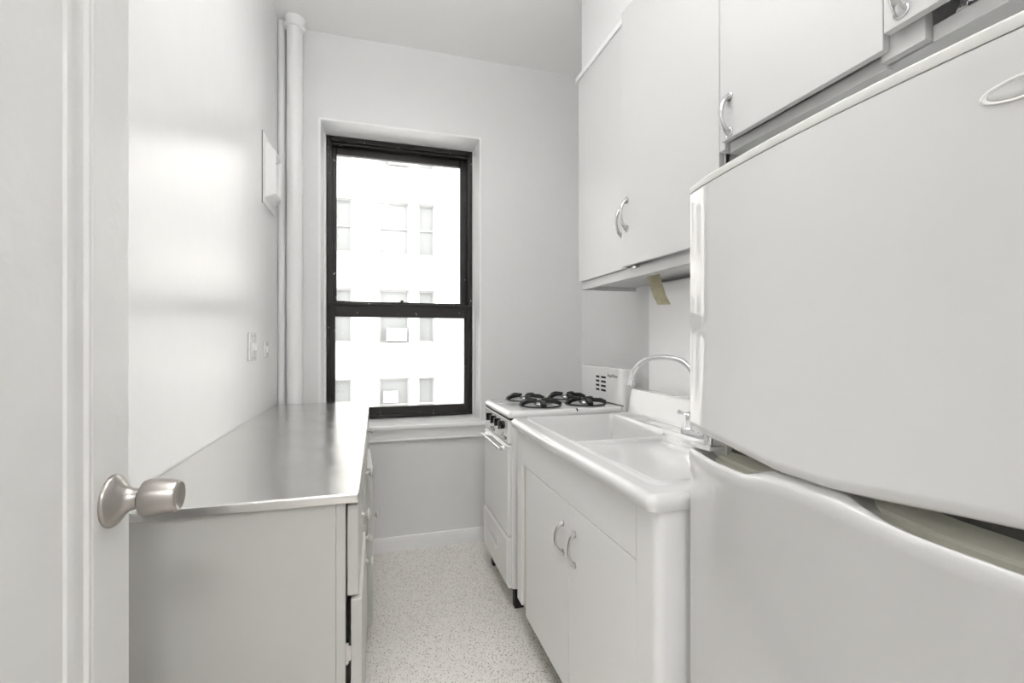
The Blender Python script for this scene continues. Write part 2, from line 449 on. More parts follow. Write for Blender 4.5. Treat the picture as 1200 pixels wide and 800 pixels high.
def base_unit(name, label, y0, y1, fronts, near=False):
    """fronts: (kind, z0, z1, angle, proud, knobs, ya, yb)"""
    t = thing(name, label, 'cabinet', (-.28, (y0+y1)/2, 0), 'base cabinets under the steel worktop')
    xf = -.066
    bm = bmesh.new()
    box(bm, XL+.002, xf-.02, y0, y0+.016, .0, CZ-.026); box(bm, XL+.002, xf-.02, y1-.016, y1, 0, CZ-.026)
    box(bm, XL+.002, XL+.01, y0+.016, y1-.016, 0, CZ-.026); box(bm, XL+.01, xf-.02, y0+.016, y1-.016, .10, .115)
    box(bm, xf-.02, xf, y0, y0+.03, .0, CZ-.026); box(bm, xf-.02, xf, y1-.03, y1, 0, CZ-.026)
    box(bm, xf-.02, xf, y0+.03, y1-.03, CZ-.05, CZ-.026); box(bm, xf-.02, xf, y0+.03, y1-.03, .645, .665)
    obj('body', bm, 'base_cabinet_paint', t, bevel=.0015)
    obj('toe_board', B(xf-.06, xf-.05, y0+.016, y1-.016, 0, .10), 'dark', t, smooth=False)
    for kind, z0, z1, ang, proud, knobs, ya, yb in fronts:
        x0 = xf+.003+proud; x1 = x0+.024
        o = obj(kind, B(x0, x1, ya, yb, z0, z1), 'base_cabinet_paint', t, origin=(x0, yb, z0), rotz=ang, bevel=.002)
        for (yk, zk) in knobs: small_knob(o, (x1, yk, zk))
        if kind == 'drawer':
            bm = bmesh.new(); box(bm, -.45, x0, ya+.04, ya+.052, z0+.02, z1-.04); box(bm, -.45, x0, yb-.052, yb-.04, z0+.02, z1-.04)
            box(bm, -.45, x0, ya+.052, yb-.052, z0+.02, z0+.026)
            obj('drawer_box', bm, 'base_cabinet_paint', o)
        else:
            if near:
                bm = bmesh.new()
                box(bm, xf-.001, xf+.004, ya+.004, ya+.02, .52, .57); box(bm, xf+.003, x0+.004, ya+.006, ya+.012, .528, .562)
                lathe(bm, (xf+.004, ya+.010, .522), (0,0,1), [(0,.004),(.046,.004)], 10)
                obj('hinge', bm, 'pull_metal', o)
    return t
base_unit('base_cabinet', 'nearest white base cabinet under the steel worktop, its plain side facing the door', 1.092, 1.50,
          [('drawer', .675, .880, 0, 0, [(1.32, .78)], 1.105, 1.49), ('cabinet_door', .10, .668, -.0, .008, [(1.43, .60)], 1.100, 1.485)], near=True)
base_unit('base_cabinet', 'middle white base cabinet under the steel worktop, between its two neighbours', 1.502, 1.95,
          [('drawer', .675, .880, 0, .003, [(1.73, .78)], 1.515, 1.94), ('cabinet_door', .10, .660, -.012, .004, [(1.60, .60)], 1.515, 1.94)])
base_unit('base_cabinet', 'farthest white base cabinet under the steel worktop, nearest the window, one door slightly ajar', 1.952, 2.715,
          [('drawer', .745, .880, 0, 0, [(2.30, .825)], 1.965, 2.70), ('cabinet_door', .09, .732, .045, .010, [(2.03, .52)], 1.972, 2.33), ('cabinet_door', .09, .732, 0, .0, [(2.40, .52)], 2.34, 2.70)])

# ---- stove
SX0, SX1, SY0, SY1 = .592, 1.18, 2.052, 2.55
st = thing('gas_stove', 'white enamel four burner gas range with black knobs, standing between window wall and sink', 'stove', ((SX0+SX1)/2, (SY0+SY1)/2, 0))
def rrect(x0, x1, y0, y1, z, r, n=6):
    pts = []
    for cx_, cy_, a0 in ((x1-r, y1-r, 0), (x0+r, y1-r, PI/2), (x0+r, y0+r, PI), (x1-r, y0+r, 1.5*PI)):
        for k in range(n+1):
            a = a0 + PI/2*k/n; pts.append((cx_+r*math.cos(a), cy_+r*math.sin(a), z))
    return pts
bm = bmesh.new(); loft(bm, [rrect(SX0+.012, 1.255, SY0+.001, SY1-.001, z, .02) for z in (.098, .884)])
obj('body', bm, 'enamel', st, bevel=.003, ang=60)
obj('gap_seal', B(SX0+.002, 1.17, SY0+.0005, SY1-.004, .884, .8935), 'slot_black', st, smooth=False)
bm = bmesh.new()
L_ = []
for z, k in ((.8935, .002), (.897, 0), (.908, 0), (.917, .004), (.923, .011), (.925, .02)): L_.append(rrect(SX0-.004+k, 1.185, SY0+k*.9-.002, SY1-k*.9, z, .024))
loft(bm, L_); cooktop = obj('cooktop', bm, 'enamel', st)
bm = bmesh.new(); loft(bm, [rrect(1.183, 1.25, SY0, SY1, z, r_) for z, r_ in ((.90, .018), (1.10, .018))] + [rrect(1.187, 1.247, SY0+.004, SY1-.004, 1.108, .016), rrect(1.195, 1.24, SY0+.012, SY1-.012, 1.112, .012)])
bg = obj('backguard', bm, 'enamel', st, bevel=0)
obj('backguard_seam', B(1.1815, 1.1865, SY0+.004, SY1-.004, .9255, .929), 'slot_black', bg, smooth=False)
bm = bmesh.new()
for c0, c1 in ((2.312, 2.352), (2.238, 2.292)):
    for k in range(4):
        zz = 1.056 - k*.0235
        box(bm, 1.1822, 1.1845, c0, c1, zz-.0055, zz+.0055)
obj('vent_slots', bm, 'slot_black', bg, smooth=False)
cu = bpy.data.curves.new('lettering', 'FONT'); cu.body = 'Royal Rose'; cu.size = .026; cu.extrude = .0004; cu.shear = .35; cu.align_x = 'CENTER'; cu.space_character = .92
to = bpy.data.objects.new('lettering_source', cu); link(to)
bpy.context.view_layer.update()
me = bpy.data.meshes.new_from_object(to.evaluated_get(bpy.context.evaluated_depsgraph_get()))
bpy.data.objects.remove(to)
bm = bmesh.new(); bm.from_mesh(me); bpy.data.meshes.remove(me)
# text reads along -y on a face whose normal is -x
for v in bm.verts: x, y, z = v.co; v.co = (1.1825 - z, 2.168 - x, 1.062 + y*1.0)
obj('lettering', bm, 'lettering', bg, smooth=False)
# front panel
PX = SX0-.0
bm = B(PX-.004, PX+.016, SY0+.022, SY1-.004, .772, .882); obj('control_panel', bm, 'enamel', st, bevel=.003)
for y in (2.135, 2.215, 2.295, 2.385):
    bm = bmesh.new(); lathe(bm, (PX-.004, y, .852), (-1,0,0), [(0,.019),(.004,.019),(.008,.016),(.010,.016)], 24)
    box(bm, PX-.034, PX-.010, y-.0055, y+.0055, .852-.019, .852+.019)
    obj('burner_knob', bm, 'black_knob', st, bevel=.0015)
for y in (2.14, 2.36):
    bm = bmesh.new()
    loft(bm, [[(PX-.004-dx, y+dy*(1-dx*40), .795+dz*(1-dx*30)) for dy, dz in [(.045*math.cos(a)*(1 if abs(math.cos(a))>.5 else 1), .016*math.sin(a)) for a in [2*PI*k/24 for k in range(24)]]] for dx in (0, .003, .005)])
    obj('badge_plate', bm, 'pull_metal', st)
obj('oven_door', B(PX-.006, PX+.016, SY0+.012, SY1-.006, .342, .766), 'enamel', st, bevel=.008, seg=3)
bm = bmesh.new()
prof = [(0,.338),(0,.325),(0,.12),(.006,.098),(.02,.098),(.02,.338)]
profile_y(bm, [(PX-.012, .320), (PX-.012, .13), (PX-.004, .102), (PX+.016, .100), (PX+.016, .336), (PX-.004, .336)], SY0+.010, SY1-.006)
br = obj('broiler_drawer', bm, 'enamel', st, bevel=.005, seg=3)
# oven handle
bm = bmesh.new()
tube(bm, [(PX-.034, 2.11, .742), (PX-.034, 2.50, .742)], .007, 12, .7)
for y in (2.13, 2.48): box(bm, PX-.034, PX-.006, y-.008, y+.008, .733, .748)
box(bm, PX-.010, PX-.005, 2.11, 2.50, .728, .756)
obj('oven_handle', bm, 'chrome', st, bevel=.0015)
bm = bmesh.new()
box(bm, PX-.016, PX-.011, 2.22, 2.36, .225, .28); box(bm, PX-.030, PX-.014, 2.215, 2.365, .222, .232); box(bm, PX-.030, PX-.026, 2.215, 2.365, .225, .252)
obj('broiler_handle', bm, 'enamel', br, bevel=.002)
# burners
for bx, by in ((.785, 2.175), (1.03, 2.175), (.785, 2.42), (1.03, 2.42)):
    bm = bmesh.new(); lathe(bm, (bx, by, .9245), (0,0,1), [(0,.100),(.004,.103),(.006,.099),(.003,.088),(.0015,.05),(.0015,.03),(.0015,0)], 40, cap=False)
    bowl = obj('drip_bowl', bm, 'bowl_steel', st)
    bm = bmesh.new(); lathe(bm, (bx, by, .926), (0,0,1), [(0,.018),(.006,.022),(.010,.032),(.013,.034),(.016,.032),(.018,.022),(.018,0)], 32)
    obj('burner_head', bm, 'pull_metal', bowl)
    bm = bmesh.new()
    n = 48; ri = []
    for k in range(n):
        a = 2*PI*k/n; c_, s_ = math.cos(a), math.sin(a)
        ri.append([bm.verts.new((bx+c_*r, by+s_*r, z)) for r, z in ((.099,.931),(.106,.931),(.106,.937),(.099,.937))])
    for k in range(n):
        A, C = ri[k], ri[(k+1)%n]
        for j in range(4): bm.faces.new((A[j], C[j], C[(j+1)%4], A[(j+1)%4]))
    for k in range(5):
        a = 2*PI*(k+.62)/5; u = Vector((math.cos(a), math.sin(a), 0)); w = Vector((-u.y, u.x, 0)); c0 = Vector((bx, by, 0))
        def q(r, wd, z): return c0 + u*r + w*wd + Vector((0,0,z))
        loft(bm, [[q(.106,-.013,.932), q(.106,.013,.932), q(.108,.012,.950), q(.108,-.012,.950)],
                  [q(.080,-.012,.944), q(.080,.012,.944), q(.080,.011,.962), q(.080,-.011,.962)],
                  [q(.026,-.006,.950), q(.026,.006,.950), q(.026,.005,.962), q(.026,-.005,.962)]])
    obj('grate', bm, 'cast_iron', bowl, bevel=.0015)
# small chip marks in the cooktop edge
bm = bmesh.new()
box(bm, .930, .934, SY0-.0026, SY0+.02, .912, .9255)
obj('chip', bm, 'slot_black', cooktop, smooth=False)
for x in (SX0+.03, 1.20):
    for y in (SY0+.015, SY1-.055):
        bm = bmesh.new(); box(bm, x, x+.045, y, y+.04, 0, .10)
        obj('leg', bm, 'dark', st, bevel=.003)
obj('base_plinth_board', B(SX0+.05, 1.24, SY0+.02, SY0+.032, .012, .10), 'dark', st, smooth=False)  # dark recessed plinth under the near side of the range

# ---- sink (height field)
KX0, KX1, KY0, KY1 = .565, 1.215, .868, 1.950
def sstep(a, b, v):
    t_ = min(1, max(0, (v-a)/(b-a))); return t_*t_*(3-2*t_)
def sdr(x, y, x0, x1, y0, y1, r):   # >0 inside
    dx = abs(x-(x0+x1)/2)-(x1-x0)/2+r; dy = abs(y-(y0+y1)/2)-(y1-y0)/2+r
    return -(math.hypot(max(dx,0), max(dy,0)) + min(max(dx,dy),0) - r)
def sinkz(x, y):
    z = .915
    e = sdr(x, y, KX0, KX1+.3, KY0, KY1, .022)
    z -= .014*(1-min(1, max(0, e)/.018))**2.2
    crown = sdr(x, y, .627, 1.045, .945, 1.915, .02)
    z -= .010*sstep(.001, .007, crown); z += .004*math.exp(-((crown+.001)/.0045)**2)
    c2 = sdr(x, y, .664, 1.040, .982, 2.2, .012) if y < 1.5 else sdr(x, y, .664, 1.040, .982, 2.2, .012)
    z -= (.011*sstep(0, .006, c2) - .004*math.exp(-((c2+.001)/.0045)**2)) * (1 - sstep(1.475, 1.5, y))
    if crown > .03 and y < 1.48: z -= .012*(1-abs(1.48-y)/.5) if y > .98 else 0
    bs = sdr(x, y, .634, 1.043, 1.488, 1.912, .035)
    z -= .175*sstep(0, .024, bs)
    # backsplash
    z += .112*sstep(1.135, 1.163, x)**1.2 * (1 if True else 0)
    z += .004*(sstep(1.05,1.065,x)-sstep(1.125,1.135,x)) 
    return z
xs_ = [KX0 + (KX1-KX0)*k/180 for k in range(181)]; ys_ = [KY0 + (KY1-KY0)*k/270 for k in range(271)]
bm = bmesh.new()
G = []
for x in xs_:
    row = []
    for y in ys_:
        X, Y = x, y
        # round the plan corners at the front
        r = .022
        for cy_, s_ in ((KY0+r, -1), (KY1-r, 1)):
            if X < KX0+r and (Y-cy_)*s_ > 0:
                dx, dy = X-(KX0+r), Y-cy_; m_ = max(abs(dx), abs(dy)); L2 = math.hypot(dx, dy)
                if L2 > 0: X, Y = KX0+r+dx*m_/L2, cy_+dy*m_/L2
        row.append(bm.verts.new((X, Y, sinkz(X, Y))))
    G.append(row)
for a in range(len(xs_)-1):
    for b_ in range(len(ys_)-1):
        bm.faces.new((G[a][b_], G[a+1][b_], G[a+1][b_+1], G[a][b_+1]))
edge = [G[a][0] for a in range(len(xs_))] + [G[-1][b_] for b_ in range(1, len(ys_))] + [G[a][-1] for a in range(len(xs_)-2, -1, -1)] + [G[0][b_] for b_ in range(len(ys_)-2, 0, -1)]
prev = edge
for zz, ins in ((.890, 0), (.878, .004), (.874, .014)):
    cur = []
    for v in edge:
        x, y = v.co.x, v.co.y
        x2 = x + ins*(1 if x < .9 and abs(x-KX0) < .03 else 0)
        y2 = y + ins*((1 if y < KY0+.03 else 0) - (1 if y > KY1-.03 else 0))
        cur.append(bm.verts.new((x2, y2, zz)))
    n = len(edge)
    for k in range(n): bm.faces.new((prev[k], prev[(k+1)%n], cur[(k+1)%n], cur[k]))
    prev = cur
sink = thing('kitchen_sink', 'white porcelain enamel drainboard sink with low backsplash, set on the white cabinet', 'sink', (.89, 1.41, .874))
obj('basin_and_drainboard', bm, 'sink_enamel', sink)
bm = bmesh.new(); lathe(bm, (.84, 1.70, .7335), (0,0,1), [(0,.038),(.003,.040),(.004,.034),(.001,.028),(.001,0)], 28, cap=False); obj('drain_strainer', bm, 'chrome', sink)
bm = bmesh.new(); lathe(bm, (1.105, 1.69, .9185), (0,0,1), [(0,.011),(.0012,.010),(.0016,0)], 18, sx=2.2); obj('blanking_cap', bm, 'pull_metal', sink)
# corner seam moulding on the backsplash
bm = bmesh.new()
ring = [(1.161, y, z) for y, z in ((1.88,.955),(1.88,1.005))]
box(bm, 1.1600, 1.1655, 1.876, 1.880, .958, 1.008); box(bm, 1.1600, 1.1655, .90, 1.880, 1.004, 1.008)
obj('backsplash_bead', bm, 'sink_enamel', sink, bevel=.001)

# ---- faucet
fy = 1.345; fx = 1.085; fz = .919
fa = thing('kitchen_faucet', 'chrome two handle faucet with high arched spout mounted on the white sink', 'faucet', (fx, fy, fz))
bm = bmesh.new(); loft(bm, [rrect(fx-.028+k, fx+.028-k, fy-.105+k, fy+.105-k, z, .026-k) for z, k in ((fz, 0), (fz+.010, 0), (fz+.016, .006))])
obj('deck_plate', bm, 'chrome', fa)
for s_ in (1, -1):
    y = fy + s_*.075
    bm = bmesh.new(); lathe(bm, (fx, y, fz+.014), (0,0,1), [(0,.024),(.003,.025),(.006,.022),(.016,.019),(.030,.015),(.042,.0125),(.047,.014),(.052,.0145),(.056,.011),(.062,.006),(.064,0)], 28)
    hv = obj('valve', bm, 'chrome', fa)
    bm = bmesh.new(); zz = fz+.014+.051
    e = Vector((-.012, s_*1.0, .06)).normalized()
    p0 = Vector((fx, y, zz)); tube(bm, [p0, p0+e*.02, p0+e*.048, p0+e*.056, p0+e*.060], [.0075, .0055, .0062, .009, .007], 14)
    obj('lever_handle', bm, 'chrome', hv)
bm = bmesh.new(); lathe(bm, (fx, fy, fz+.014), (0,0,1), [(0,.022),(.004,.023),(.02,.016),(.05,.0125),(.055,.0145),(.060,.0125)], 28)
obj('spout_base', bm, 'chrome', fa)
E_ = Vector((.969, 1.62, 1.094)); S0 = Vector((fx, fy, fz+.06))
up = Vector((0,0,1))
pts = bez(S0, S0+up*.09, (1.072, 1.372, 1.165), (1.052, 1.425, 1.182), 12)[:-1] + bez((1.052,1.425,1.182), (1.032,1.478,1.199), (.975,1.606,1.205), E_, 18)
bm = bmesh.new(); tube(bm, pts, .0098, 16)
sp = obj('spout', bm, 'chrome', fa)
bm = bmesh.new(); dn = (pts[-1]-pts[-2]).normalized(); lathe(bm, E_-dn*.006, dn, [(0,.0102),(.004,.012),(.012,.013),(.02,.0165),(.022,.0165),(.0225,.013)], 24)
obj('aerator', bm, 'chrome', sp)

# ---- sink base cabinet
cx0 = .592
sc = thing('sink_base_cabinet', 'white two door cabinet carrying the porcelain sink, next to the fridge', 'cabinet', (.9, 1.41, 0))
CY0, CY1 = .884, 1.932
bm = bmesh.new()
def rpanel(): pass
# near side with rounded front corner, far side, back, bottom
r = .022
prof = [(cx0+r - r*math.cos(a), CY0+r - r*math.sin(a)) for a in [PI/2*k/6 for k in range(7)]]
outer = [(cx0, .966)] + prof + [(1.20, CY0), (1.20, CY0+.018), (cx0+.03, CY0+.018), (cx0+.018, .966)]
a_ = [bm.verts.new((x, y, .13)) for x, y in outer]; c_ = [bm.verts.new((x, y, .874)) for x, y in outer]
for k in range(len(outer)): bm.faces.new((a_[k], a_[(k+1)%len(outer)], c_[(k+1)%len(outer)], c_[k]))
bm.faces.new(a_); bm.faces.new(c_[::-1])
obj('side_panel', bm, 'sink_cabinet_paint_lifted', sc)
bm = bmesh.new(); box(bm, cx0, 1.20, CY1-.018, CY1, .13, .874); box(bm, cx0, cx0+.018, 1.868, CY1-.018, .13, .874)
obj('side_panel', bm, 'sink_cabinet_paint_lifted', sc, bevel=.002)
bm = bmesh.new(); box(bm, cx0+.01, 1.20, .91, CY1-.018, .13, .145); box(bm, 1.19, 1.20, .91, CY1-.018, .145, .874)
box(bm, cx0+.012, cx0+.03, 1.812, 1.87, .145, .735)
obj('carcass', bm, 'aged_plastic', sc)
obj('apron_panel', B(cx0, cx0+.018, .9695, 1.866, .733, .874), 'sink_cabinet_paint_lifted', sc, bevel=.0015)
obj('toe_kick', B(cx0+.07, 1.18, .90, 1.92, 0, .13), 'dark', sc, smooth=False)
for y0, y1, hy, hd in ((.9680, 1.3665, 1.322, .023), (1.3705, 1.812, 1.416, .031)):
    o = obj('cabinet_door', B(cx0, cx0+.018, y0, y1, .118, .729), 'sink_cabinet_paint_lifted', sc, bevel=.0015)
    bow_pull(o, (cx0, hy, .603), (-1,0,0), h=.096, d=hd, r=.0055)
obj('panel_gap', B(cx0+.0145, cx0+.0185, .9665, .9692, .733, .874), 'slot_black', sc, smooth=False)

# ---- refrigerator
FY0, FY1 = .13, .856
FXE = .655
fg = thing('refrigerator', 'large glossy white top freezer refrigerator filling the right foreground', 'refrigerator', (.97, (FY0+FY1)/2, 0))
FM = (FY0+FY1)/2; FHW = (FY1-FY0)/2
def xfront(y):
    u = (y-FM)/FHW
    x = FXE - .030*(1-u*u) - .0038*(1-u**8)
    d_ = FHW - abs(y-FM)
    rr = .003
    if d_ < rr: x += rr - math.sqrt(max(0, rr*rr-(rr-d_)**2))
    return x
def lerp_tab(tab, y):
    return sum(lerp_lin(tab, y+k*.006) for k in (-2,-1,0,1,2))/5
def lerp_lin(tab, y):
    for (a, va), (b_, vb) in zip(tab, tab[1:]):
        if y <= b_:
            t_ = max(0, (y-a)/(b_-a))
            return va + (vb-va)*t_
    return tab[-1][1]
ys_f = sorted(set([FY0 + (FY1-FY0)*k/72 for k in range(73)] + [FY0+.001, FY0+.0025, FY0+.004, FY0+.007, FY1-.001, FY1-.0025, FY1-.004, FY1-.007]))
ZUP = [(FY0, 1.062), (.3024, 1.0567), (.3564, 1.0521), (.4399, 1.043), (.5096, 1.0364), (.5581, 1.0371), (.6001, 1.036), (.6659, 1.0441), (.7371, 1.0518), (FY1, 1.0601)]
ZLO = [(FY0, 1.0074), (0.3024, 1.0114), (0.4028, 1.0141), (0.4537, 1.0209), (0.5096, 1.0266), (0.5855, 1.0278), (0.6846, 1.0117), (0.7794, 1.0132), (FY1, 1.0208)]
XB = .715
def upper_loop(y):
    xf = xfront(y); zb = lerp_tab(ZUP, y); zt = 1.570
    return [(XB, y, zb+.004), (xf+.02, y, zb), (xf+.008, y, zb+.0005), (xf+.003, y, zb+.004), (xf-.0012, y, zb+.010), (xf-.0012, y, zb+.020), (xf, y, zb+.024), (xf, y, zt-.2), (xf, y, zt-.002), (xf+.002, y, zt), (XB, y, zt)]
bm = bmesh.new(); loft(bm, [upper_loop(y) for y in ys_f])
fz_ = obj('freezer_door', bm, 'fridge_white', fg)
bm = bmesh.new(); loft(bm, [[(XB, y, 1.571), (xfront(y)+.0005, y, 1.571), (xfront(y)-.001, y, 1.574), (xfront(y)-.001, y, 1.583), (xfront(y)+.003, y, 1.587), (XB, y, 1.587)] for y in ys_f])
obj('top_trim', bm, 'lip_plastic', fz_)
def lower_loop(y):
    xf = xfront(y); z = lerp_tab(ZLO, y); d_ = min(1, max(0, (FY1-.02-y)/.07)) ; d_ = d_*d_*(3-2*d_)
    m_ = sstep(.425, .505, y)*(1-sstep(.600, .690, y)); zc_ = lerp_tab(ZUP, y)-.002
    mixz = lambda a, b: a*(1-m_) + b*m_
    return [(XB, y, mixz(z-.030*d_, zc_)), (xf+.019, y, mixz(z-.030*d_, zc_)), (xf+.013, y, mixz(z-.010*d_, zc_-.001)), (xf+.010, y, mixz(z-.002, z+(zc_-z)*.6)), (xf+.004, y, z), (xf-.0005, y, z-.003), (xf-.0028, y, z-.009), (xf-.0028, y, z-.026), (xf, y, z-.036), (xf, y, .6), (xf, y, .12), (xf+.006, y, .105), (XB, y, .105)]
bm = bmesh.new(); loft(bm, [lower_loop(y) for y in ys_f])
fd = obj('fridge_door', bm, 'fridge_white', fg)
# pull recess behind the lip of the lower door
bm = bmesh.new()
def rec(y):
    xf = xfront(y); z = lerp_tab(ZLO, y)
    P = [(xf+.0185, z-.029), (xf+.024, z-.024), (xf+.026, z-.020), (xf+.033, z-.016), (xf+.035, z-.011), (xf+.043, z-.007), (xf+.045, z-.001), (xf+.055, z+.005), (XB-.001, z+.014), (XB-.001, z-.029)]
    return [(x, y, zz) for x, zz in P]
loft(bm, [rec(y) for y in ys_f if FY0+.03 < y < .50])
obj('pull_recess', bm, 'aged_plastic', fd)
bm = bmesh.new(); loft(bm, [rec(y) for y in ys_f if .61 < y < FY1-.045])
obj('pull_recess', bm, 'aged_plastic', fd)
bm = bmesh.new(); box(bm, XB, 1.245, FY0, FY1-.001, .05, 1.585)
obj('body', bm, 'fridge_white', fg, bevel=.004)
obj('gasket', B(XB-.012, XB+.001, FY0+.01, FY1-.01, .12, 1.565), 'dark_grey', fg)
bm = bmesh.new(); box(bm, .70, .72, FY0+.02, FY1-.02, .0, .10)
for k in range(5): box(bm, .695, .70, FY0+.03, FY1-.03, .018+k*.016, .026+k*.016)
obj('toe_grille', bm, 'dark_grey', fg, bevel=0)
bm = bmesh.new(); box(bm, .76, .82, FY0+.02, FY1-.02, 0, .05); obj('feet', bm, 'dark', fg)
# middle hinge at the far corner
bm = bmesh.new(); box(bm, .662, .715, .800, .850, 1.0305, 1.0345); lathe(bm, (.672, .812, 1.020), (0,0,1), [(0,.0065),(.038,.0065)], 16)
obj('middle_hinge', bm, 'chrome', fg, bevel=.001)
bm = bmesh.new(); loft(bm, [rrect(.650, .70, .790, .8545, z, .008) for z in (1.026, 1.033)])
obj('hinge_cover', bm, 'enamel', fg)
obj('hinge_block', B(.690, XB+.001, .785, FY1-.002, 1.000, 1.075), 'lip_plastic', fg, bevel=.001)
# oval badge, left blank except for its raised rim
bm = bmesh.new(); by_, bz_ = .300, 1.509; nx = xfront(by_)
def ell(x, a, b_): return [(x + (xfront(by_+a*math.cos(q))-nx), by_+a*math.cos(q), bz_+b_*math.sin(q)) for q in [2*PI*k/40 for k in range(40)]]
loft(bm, [ell(nx+.001, .036, .0125), ell(nx-.002, .036, .0125), ell(nx-.003, .034, .0115), ell(nx-.0022, .031, .010)])
bd = obj('oval_badge', bm, 'enamel', fz_)
bm = bmesh.new(); loft(bm, [ell(nx-.002, .0305, .0098), ell(nx-.0027, .0295, .0092)]); obj('badge_face', bm, 'badge', bd)

# ---- tall wall cabinet (two doors)
wx = 1.02
wc = thing('wall_cabinet', 'tall white two door wall cabinet hung above the sink and stove', 'cabinet', (1.17, 1.67, 1.515), 'white wall cabinets')
WY0, WY1 = 1.164, 2.188
bm = bmesh.new()
box(bm, wx, XR, WY1-.018, WY1, 1.515, 2.59); box(bm, wx, XR, WY0, WY0+.018, 1.515, 2.59)
box(bm, wx+.01, XR, WY0+.018, WY1-.018, 1.535, 1.55); box(bm, wx+.02, XR, WY0+.018, WY1-.018, 2.57, 2.59); box(bm, XR-.012, XR-.002, WY0+.018, WY1-.018, 1.55, 2.57)
obj('carcass', bm, 'wall_cabinet_paint_dimmed', wc, bevel=.0015)
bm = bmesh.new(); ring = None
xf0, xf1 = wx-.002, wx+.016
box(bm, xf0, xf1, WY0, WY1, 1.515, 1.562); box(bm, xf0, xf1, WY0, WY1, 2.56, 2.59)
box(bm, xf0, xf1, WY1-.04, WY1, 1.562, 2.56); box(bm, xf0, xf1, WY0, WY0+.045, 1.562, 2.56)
obj('face_frame', bm, 'wall_cabinet_paint_dimmed', wc, bevel=.002)
bm = bmesh.new(); box(bm, wx+.03, wx+.06, WY0+.02, WY1-.25, 1.518, 1.535); obj('bottom_cleat', bm, 'wall_cabinet_paint_dimmed', wc)
o = obj('cabinet_door', B(1.000, 1.018, 1.712, 2.187, 1.556, 2.588), 'wall_cabinet_paint_dimmed', wc, bevel=.0015)
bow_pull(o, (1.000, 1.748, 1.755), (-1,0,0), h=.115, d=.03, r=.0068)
o = obj('cabinet_door', B(.998, 1.016, WY0+.004, 1.706, 1.558, 2.606), 'wall_cabinet_paint_dimmed', wc, origin=(1.016, WY0+.004, 1.558), rotz=math.radians(2.6), bevel=.0015)
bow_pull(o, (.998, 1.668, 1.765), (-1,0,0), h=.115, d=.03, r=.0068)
bm = bmesh.new(); lathe(bm, (1.005, 1.66, 1.549), (0,0,1), [(0,.006),(.008,.008)], 12); box(bm, 1.000, 1.02, 1.640, 1.665, 1.548, 1.556); obj('door_catch', bm, 'pull_metal', wc)
# tape strip hanging under it
t = thing('tape_strip', 'short strip of old yellowed tape hanging from the underside of the wall cabinet', 'tape', (1.10, 1.675, 1.535))
bm = bmesh.new(); TL = []
for k, (dx, dy, z) in enumerate([(0, 0, 1.535), (.002, -.004, 1.52), (.012, -.012, 1.48), (.020, -.02, 1.44), (.036, -.030, 1.402)]):
    c = Vector((1.10+dx, 1.675+dy, z)); hw = Vector((.0215, -.0135, 0)); th_ = Vector((.0004, .0006, 0))
    TL.append([c-hw-th_, c+hw-th_, c+hw+th_, c-hw+th_])
loft(bm, TL)
obj('strip', bm, 'tape', t)

# ---- wall cabinet over the refrigerator
oc = thing('wall_cabinet', 'white wall cabinet over the refrigerator with chrome pulls, its near door hanging ajar', 'cabinet', (1.17, .6, 1.815), 'white wall cabinets')
OY0, OY1 = .02, 1.150
bm = bmesh.new()
box(bm, 1.005, XR, OY1-.018, OY1, 1.815, 2.612); box(bm, 1.005, XR, OY0, OY0+.018, 1.815, 2.612); box(bm, 1.005, XR, .635, .655, 1.83, 2.612)
box(bm, 1.012, XR, OY0+.018, OY1-.018, 1.815, 1.828); box(bm, 1.02, XR, OY0+.018, OY1-.018, 2.595, 2.612); box(bm, XR-.012, XR-.002, OY0+.018, OY1-.018, 1.83, 2.595)
obj('carcass', bm, 'wall_cabinet_paint_dimmed', oc)
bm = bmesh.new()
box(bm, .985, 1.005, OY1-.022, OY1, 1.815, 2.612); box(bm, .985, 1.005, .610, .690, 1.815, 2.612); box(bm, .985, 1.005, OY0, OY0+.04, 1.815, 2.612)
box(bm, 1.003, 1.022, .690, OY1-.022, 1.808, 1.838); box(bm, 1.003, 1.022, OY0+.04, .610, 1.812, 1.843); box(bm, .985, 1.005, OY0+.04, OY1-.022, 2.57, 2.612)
obj('face_frame', bm, 'wall_cabinet_paint_dimmed', oc, bevel=.002)
o = obj('cabinet_door', B(.965, .984, .672, 1.118, 1.8285, 2.60), 'wall_cabinet_paint_dimmed', oc, bevel=.002)
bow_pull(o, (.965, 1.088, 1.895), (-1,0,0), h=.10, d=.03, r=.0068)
o = obj('cabinet_door', B(.965, .984, .165, .664, 1.853, 2.60), 'wall_cabinet_paint_dimmed', oc, origin=(.984, .165, 1.853), rotz=math.radians(1.2), bevel=.002)
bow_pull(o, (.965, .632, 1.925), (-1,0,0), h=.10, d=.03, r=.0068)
bm = bmesh.new()
pp = bez((1.012, .575, 1.848), (1.005, .56, 1.862), (1.006, .55, 1.842), (1.0, .53, 1.855), 10); tube(bm, pp, .004, 10)
box(bm, .998, 1.006, .515, .545, 1.845, 1.862); lathe(bm, (1.0, .56, 1.842), (0,0,1), [(0,.006),(.016,.006)], 12)
obj('door_catch', bm, 'chrome', oc)

